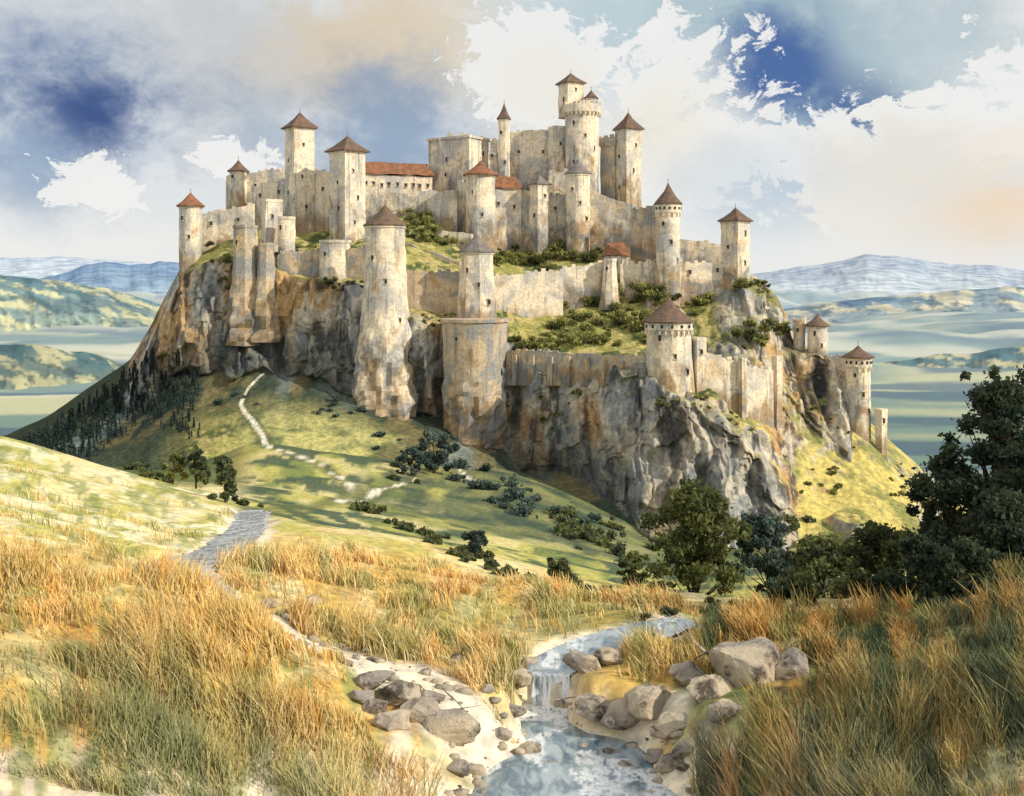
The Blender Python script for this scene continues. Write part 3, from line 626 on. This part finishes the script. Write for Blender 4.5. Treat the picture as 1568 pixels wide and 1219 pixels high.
def grass(name,n,b0,b1,d0,d1,hfun,dens,cols,wid=.008):
    b=rng.uniform(b0,b1,n); y=np.exp(rng.uniform(math.log(d0),math.log(d1),n)); x=X(b,y)
    keep=rng.random(n)<dens(b,y,x); x,y,b=x[keep],y[keep],b[keep]
    r1,_=dist(x,y,BQ,BW);r2,_=dist(x,y,CQ,CW);r3,_=dist(x,y,TQ,TW); jj=fbm(x/1.6,y/1.6,0,4,26)*1.4; k=(r1+jj>2.2)&(r2+jj>2.0)&(r3+jj>1.7)
    for (px_,py_,s_) in BP:
        k&=~(((x-px_)**2+((y-py_+s_*.6)/1.5)**2)<(s_*1.05)**2)
    x,y,b=x[k],y[k],b[k]
    z=gz(x,y); n=len(x); hn=fbm(x/2.2,y/2.2,0,3,91); h=hfun(b,y)*rng.uniform(.35,1.2,n)*(.25+1.5*ss(.3,.75,hn)); ang=rng.uniform(0,6.28,n); w=(wid+.0004*y)*rng.uniform(.6,1.3,n)
    wd=np.stack([np.cos(ang)*w,np.sin(ang)*w,0*w],1); la=fbm(x/5,y/5,0,2,92)*5; ln=np.stack([np.cos(la)*.25+rng.normal(0,.3,n),np.sin(la)*.2+rng.normal(0,.3,n)],1)*h[:,None]
    p=np.stack([x,y,z-.03],1); m=p+np.stack([ln[:,0]*.35,ln[:,1]*.35,h*.55],1); t=p+np.stack([ln[:,0],ln[:,1],h],1)
    V=np.stack([p-wd,p+wd,m+wd*.8,m-wd*.8,t+wd*.12,t-wd*.12],1).reshape(-1,3); base=np.arange(n)[:,None]*6
    Fq=np.concatenate([base+np.array([[0,1,2,3]]),base+np.array([[3,2,4,5]])]); c=cols(b,y,x,n)
    C=np.stack([c*.8,c*.8,c*1.,c*1.,c*1.12,c*1.12],1).reshape(-1,3); mesh_obj(name,V,Fq,M_grass,col=C)
def gcl(b,y,x,n):
    base=gcol(x,y); u=(b-HX)/F*14; l=np.log(y)*5; n1=fbm(u*2.2,l,0,4,21); n2=fbm(u*5,l*2,0,4,93); r=rng.random(n)
    c=L((.76,.54,.20),(.70,.38,.11),ss(.42,.62,n1)); c=L(c,(.30,.31,.11),.9*ss(.48,.6,n2+.15*(r-.5))); c=L(c,(.86,.74,.44),.6*(r>.68))
    og=ss(44,38,y)*ss(31,36,y)*(1-ss(420,620,b)); c=L(c,(.80,.46,.13),.55*og*(r<.75))
    fr=ss(1000,1100,b)*(1-ss(48,56,y)); c2=L((.34,.34,.13),(.07,.10,.06),ss(.34,.52,n1+.1*(r-.5))); c2=L(c2,(.68,.40,.14),.9*ss(.48,.57,n2)); c=L(c,c2,fr)
    gr=ss(36,29,y)*ss(760,400,b); c=L(c,L((.38,.38,.17),(.15,.19,.09),ss(.38,.56,n2)),gr*.8)
    dr=ss(40,30,y)*ss(1150,1320,b); c=L(c,L((.06,.09,.06),(.30,.28,.11),ss(.45,.62,n2)),dr*.8)
    return L(c,base,.2)
grass('meadow_grass',85000,-150,800,25,43,lambda b,y:.72+0*y,lambda b,y,x:.12+.88*ss(.42,.56,fbm(x/3,y/3,0,3,95)),gcl)
grass('meadow_grass',85000,960,1750,25,52,lambda b,y:.75+0*y,lambda b,y,x:.2+.8*ss(.42,.56,fbm(x/3,y/3,0,3,96)),gcl)
grass('meadow_grass',62000,330,1030,38,62,lambda b,y:.55+0*y,lambda b,y,x:(ss(.44,.56,fbm(x/4,y/2.5,0,3,97))*.9+.06),gcl)
grass('meadow_grass',12000,-100,400,43,90,lambda b,y:.4+0*y,lambda b,y,x:.6*ss(.48,.6,fbm(x/5,y/4,0,3,98)),gcl)
def boulder(b,e,w,h=.62,n=18):
    p=ghit(b,e); p[2]=gz(p[0],p[1])[0]; s=w*p[1]/F/2; bm=bmesh.new()
    for _ in range(n):
        u=np.random.default_rng(random.randint(0,99999)).normal(size=3); u/=np.linalg.norm(u); bm.verts.new((u[0]*s,u[1]*s*.8,u[2]*s*h))
    r=bmesh.ops.convex_hull(bm,input=bm.verts); bmesh.ops.delete(bm,geom=[g_ for g_ in r['geom_interior'] if isinstance(g_,bmesh.types.BMVert)],context='VERTS')
    bmesh.ops.bevel(bm,geom=list(bm.edges),offset=s*.06,segments=2,affect='EDGES',profile=.6); bmesh.ops.triangulate(bm,faces=list(bm.faces)); bmesh.ops.subdivide_edges(bm,edges=list(bm.edges),cuts=2,use_grid_fill=True)
    V=np.array([v.co[:] for v in bm.verts]); f=(fbm(V[:,0]/s*2.2+b,V[:,1]/s*2.2,V[:,2]/s*3.,4,99)-.5)*.5; V=V*(1+f[:,None]); Fc=[tuple(v.index for v in fc.verts) for fc in bm.faces]; bm.free()
    mesh_obj('boulder',V,Fc,M_boul).location=(p[0],p[1],p[2]+s*h*.4)
for q in BL: boulder(*q,h=random.uniform(.5,.78))
ico=bmesh.new(); bmesh.ops.create_icosphere(ico,subdivisions=1,radius=1); IV=np.array([v.co[:] for v in ico.verts]); IF=np.array([[v.index for v in f.verts] for f in ico.faces]); ico.free()
VV=[];FF=[]
for k in range(1100):
    Q,W=random.choice([(BQ,BW),(BQ,BW),(BQ,BW),(CQ,CW),(TQ,TW)]); i=random.randrange(len(Q)); a=random.uniform(0,6.28); rr=W[i]*random.uniform(.85,1.8); x=Q[i,0]+math.cos(a)*rr;y=Q[i,1]+math.sin(a)*rr*.6; s=.04+.22*random.random()**3
    VV.append(IV*np.array([s*random.uniform(.8,1.5),s,s*.6])*(1+.15*rng.normal(size=(len(IV),1)))+np.array([x,y,float(gz(x,y)[0])+s*.1])); FF.append(IF+k*len(IV))
mesh_obj('bank_pebbles',np.concatenate(VV),np.concatenate(FF),M_boul)
def water(name,Q,W,dz,foam,step):
    xs=np.arange(Q[:,0].min()-3,Q[:,0].max()+3,step); ys=np.arange(max(24,Q[:,1].min()-3),Q[:,1].max()+3,step); YY,XX=np.meshgrid(ys,xs,indexing='ij')
    x=XX.ravel();y=YY.ravel(); r,i=dist(x,y,Q,W); r=r.reshape(XX.shape); zi=Q[i,2].reshape(XX.shape)-dz
    zi=blur(zi,1,0)
    fo=foam(i,x,y); V=np.stack([x,y,zi.ravel()],1); Fq=grid_faces(*XX.shape); ok=(r.ravel()<1.55); Fq=Fq[ok[Fq].all(1)]
    u,inv=np.unique(Fq,return_inverse=True); mesh_obj(name,V[u],inv.reshape(-1,4),M_water,smooth=True,col=np.repeat(fo[u][:,None],3,1))
water('stream',BQ,BW,.10,lambda i,x,y:np.where(np.abs(i-fi)<4,1.25,np.where((i>fi)&(i<fi+9),.85,.05+.65*(fbm(x/.8,y/1.6,0,3,5)>.58))),.12)
water('stream',CQ,CW,.08,lambda i,x,y:.4+0*x,.3)
# ------------------------------------------------------------ distant ranges, aerial haze painted into their colours
def range_(name,pts,d,foot,c_lo,c_hi,rough,snow=0,s=0,field=None):
    b=np.linspace(pts[0][0],pts[-1][0],620); cr=np.interp(b,[p[0] for p in pts],[p[1] for p in pts])+(fbm(b/45,s,0,5,s)-.5)*rough
    rows=[];cl=[]; tf=max(2.5,(foot-np.mean(cr))/10.)
    for t in np.linspace(0,2,110):
        dd=d*(1+.35*(t-1)); k=1-abs(t-1); e_=ridged(b/40+t*.6,t*2,0,4,s+3)-.5; zc=Z(cr,d); z0=Z(foot,d); z=z0+(zc-z0)*(k**1.15)*(1+.5*e_*(1-k)); x=X(b,dd)
        wv=t*tf+b/60.
        rows.append(np.stack([x,np.full_like(x,dd),z],1)); c=L(c_lo,c_hi,np.clip(k+.6*(fbm(b/26,wv,0,4,s+5)-.5),0,1)); c=L(c,(.8,.83,.88),snow*ss(.8,.95,k+.9*(fbm(b/9,t*3,0,4,s+6)-.5)))
        if field is not None: c=L(c,field,.75*ss(.5,.6,fbm(b/42,wv*1.3,0,4,s+7))); c=L(c,np.array(c_hi)*.6,.7*ss(.55,.63,fbm(b/22,wv*1.6,0,4,s+8)))
        cl.append(c)
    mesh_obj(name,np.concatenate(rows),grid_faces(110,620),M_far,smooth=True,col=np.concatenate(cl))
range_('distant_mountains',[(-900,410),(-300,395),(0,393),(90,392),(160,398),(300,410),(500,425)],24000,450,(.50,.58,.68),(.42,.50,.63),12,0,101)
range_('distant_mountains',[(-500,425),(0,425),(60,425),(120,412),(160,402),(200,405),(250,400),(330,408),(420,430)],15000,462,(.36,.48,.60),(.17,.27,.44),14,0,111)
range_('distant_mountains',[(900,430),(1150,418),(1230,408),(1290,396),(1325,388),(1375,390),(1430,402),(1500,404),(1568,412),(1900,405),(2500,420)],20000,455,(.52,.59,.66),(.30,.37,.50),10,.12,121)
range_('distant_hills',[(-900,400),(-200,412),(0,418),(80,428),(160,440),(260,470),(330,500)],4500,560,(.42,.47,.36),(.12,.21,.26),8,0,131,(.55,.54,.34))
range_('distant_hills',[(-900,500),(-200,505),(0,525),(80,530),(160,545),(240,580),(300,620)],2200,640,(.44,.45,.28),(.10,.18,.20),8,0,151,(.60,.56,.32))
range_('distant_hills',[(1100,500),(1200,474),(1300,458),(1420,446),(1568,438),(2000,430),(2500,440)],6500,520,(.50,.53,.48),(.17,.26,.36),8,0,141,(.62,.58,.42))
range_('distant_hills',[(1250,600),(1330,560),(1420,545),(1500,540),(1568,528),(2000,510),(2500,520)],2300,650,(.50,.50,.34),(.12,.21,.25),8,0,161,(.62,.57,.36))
# ------------------------------------------------------------ sky
w=bpy.data.worlds.new('World'); bpy.context.scene.world=w; w.use_nodes=True; g=G(w.node_tree)
sdir=Vector((.86,-.42,.54)).normalized(); el=math.asin(sdir.z)
sky=g.n('ShaderNodeTexSky',sky_type='NISHITA',sun_disc=False,sun_elevation=el,sun_rotation=math.atan2(sdir.x,sdir.y),altitude=300)
D=g.n('ShaderNodeTexCoord').outputs['Generated']
DS=g.vm(D,(1,1,1.35))
nA=g.noise(DS,6.,6,.62,.2); nB=g.noise(DS,26.,7,.72,.5)
a0=g.m('SUBTRACT',nA,.5); b0=g.m('SUBTRACT',nB,.5)
nz=g.m('ADD',g.m('MULTIPLY',a0,3.4),g.m('MULTIPLY',b0,4.0)); nsoft=g.m('ADD',g.m('MULTIPLY',a0,2.6),g.m('MULTIPLY',b0,.8))
def blob(b,e,r,soft=True,k=1.):
    v=Vector(((b-HX)/F,1,(HY-e)/F)).normalized(); v.z*=1.35
    dd=g.n('ShaderNodeVectorMath',{0:DS,1:tuple(v)},operation='DISTANCE').outputs['Value']
    q=g.m('ADD',g.m('DIVIDE',dd,r/F),g.m('MULTIPLY',nsoft if soft else nz,k))
    return g.mr(q,1.2,.2) if soft else g.mr(q,1.05,.82)
c=g.mix(g.mr(nA,.4,.65),(.95,.94,.90),(.82,.85,.87))
def wash(b,e,r,colr,op=1.,soft=True,k=1.):
    global c
    c=g.mix(g.m('MULTIPLY',blob(b,e,r,soft,k),op),c,colr)
wash(350,110,320,(.58,.60,.62),.8); wash(60,60,190,(.62,.67,.72),.75); wash(600,60,220,(.80,.66,.46),.8)
wash(160,190,190,(.15,.24,.45),.9); wash(150,180,110,(.03,.07,.24),.92); wash(45,260,120,(.30,.42,.60),.75)
wash(600,210,165,(.25,.37,.55),.85); wash(400,215,110,(.36,.46,.60),.65)
wash(930,25,230,(.52,.66,.72),.85)
wash(1270,95,260,(.38,.52,.60),.92); wash(1190,112,110,(.05,.13,.38),.92); wash(1320,165,85,(.06,.14,.35),.88); wash(1430,80,130,(.55,.66,.70),.7)
wash(1180,290,140,(.42,.58,.75),.7)
for (b,e,r,k) in [(830,90,120,1.),(1010,140,115,1.),(1090,225,125,1.),(1300,250,100,1.),(1400,215,85,1.),(1500,180,115,1.),(150,265,72,1.15),(205,290,60,1.15),(330,235,58,1.2),(390,245,50,1.2)]:
    wash(b,e,r,(.97,.965,.94),.96,False,k)
wash(1010,190,130,(.95,.86,.68),.5); wash(1470,320,200,(.98,.80,.58),.65); wash(1530,345,110,(.95,.66,.40),.6); wash(830,130,90,(.95,.88,.74),.45); wash(1120,270,120,(.70,.76,.82),.6); wash(1400,270,120,(.80,.83,.84),.5)
zc=g.n('ShaderNodeSeparateXYZ',{0:D}).outputs[2]
c=g.mix(g.m('MULTIPLY',g.mr(g.m('ADD',zc,g.m('MULTIPLY',nsoft,.04)),.09,.01),.8),c,(.93,.94,.93))
bg1=g.n('ShaderNodeBackground',{0:sky.outputs[0],1:.1}).outputs[0]; bg2=g.n('ShaderNodeBackground',{0:c,1:.93}).outputs[0]
mx=g.n('ShaderNodeMixShader',{0:.94,1:bg1,2:bg2}).outputs[0]; g.n('ShaderNodeOutputWorld',{0:mx})
w.cycles.sampling_method='MANUAL'; w.cycles.sample_map_resolution=256
sl=bpy.data.lights.new('sun','SUN'); sl.energy=4.2; sl.angle=math.radians(.6); sl.color=(1.,.90,.73); so=bpy.data.objects.new('sun',sl); so.rotation_euler=sdir.to_track_quat('Z','Y').to_euler(); bpy.context.scene.collection.objects.link(so)
cam=bpy.data.cameras.new('camera'); cam.sensor_width=36; cam.lens=36*F/1568; cam.shift_y=-(609.5-HY)/1568; cam.clip_start=.3; cam.clip_end=100000
co=bpy.data.objects.new('camera',cam); co.rotation_euler=(math.pi/2,0,0); bpy.context.scene.collection.objects.link(co); bpy.context.scene.camera=co
vs=bpy.context.scene.view_settings; vs.view_transform='Standard'; vs.look='None'; vs.exposure=0
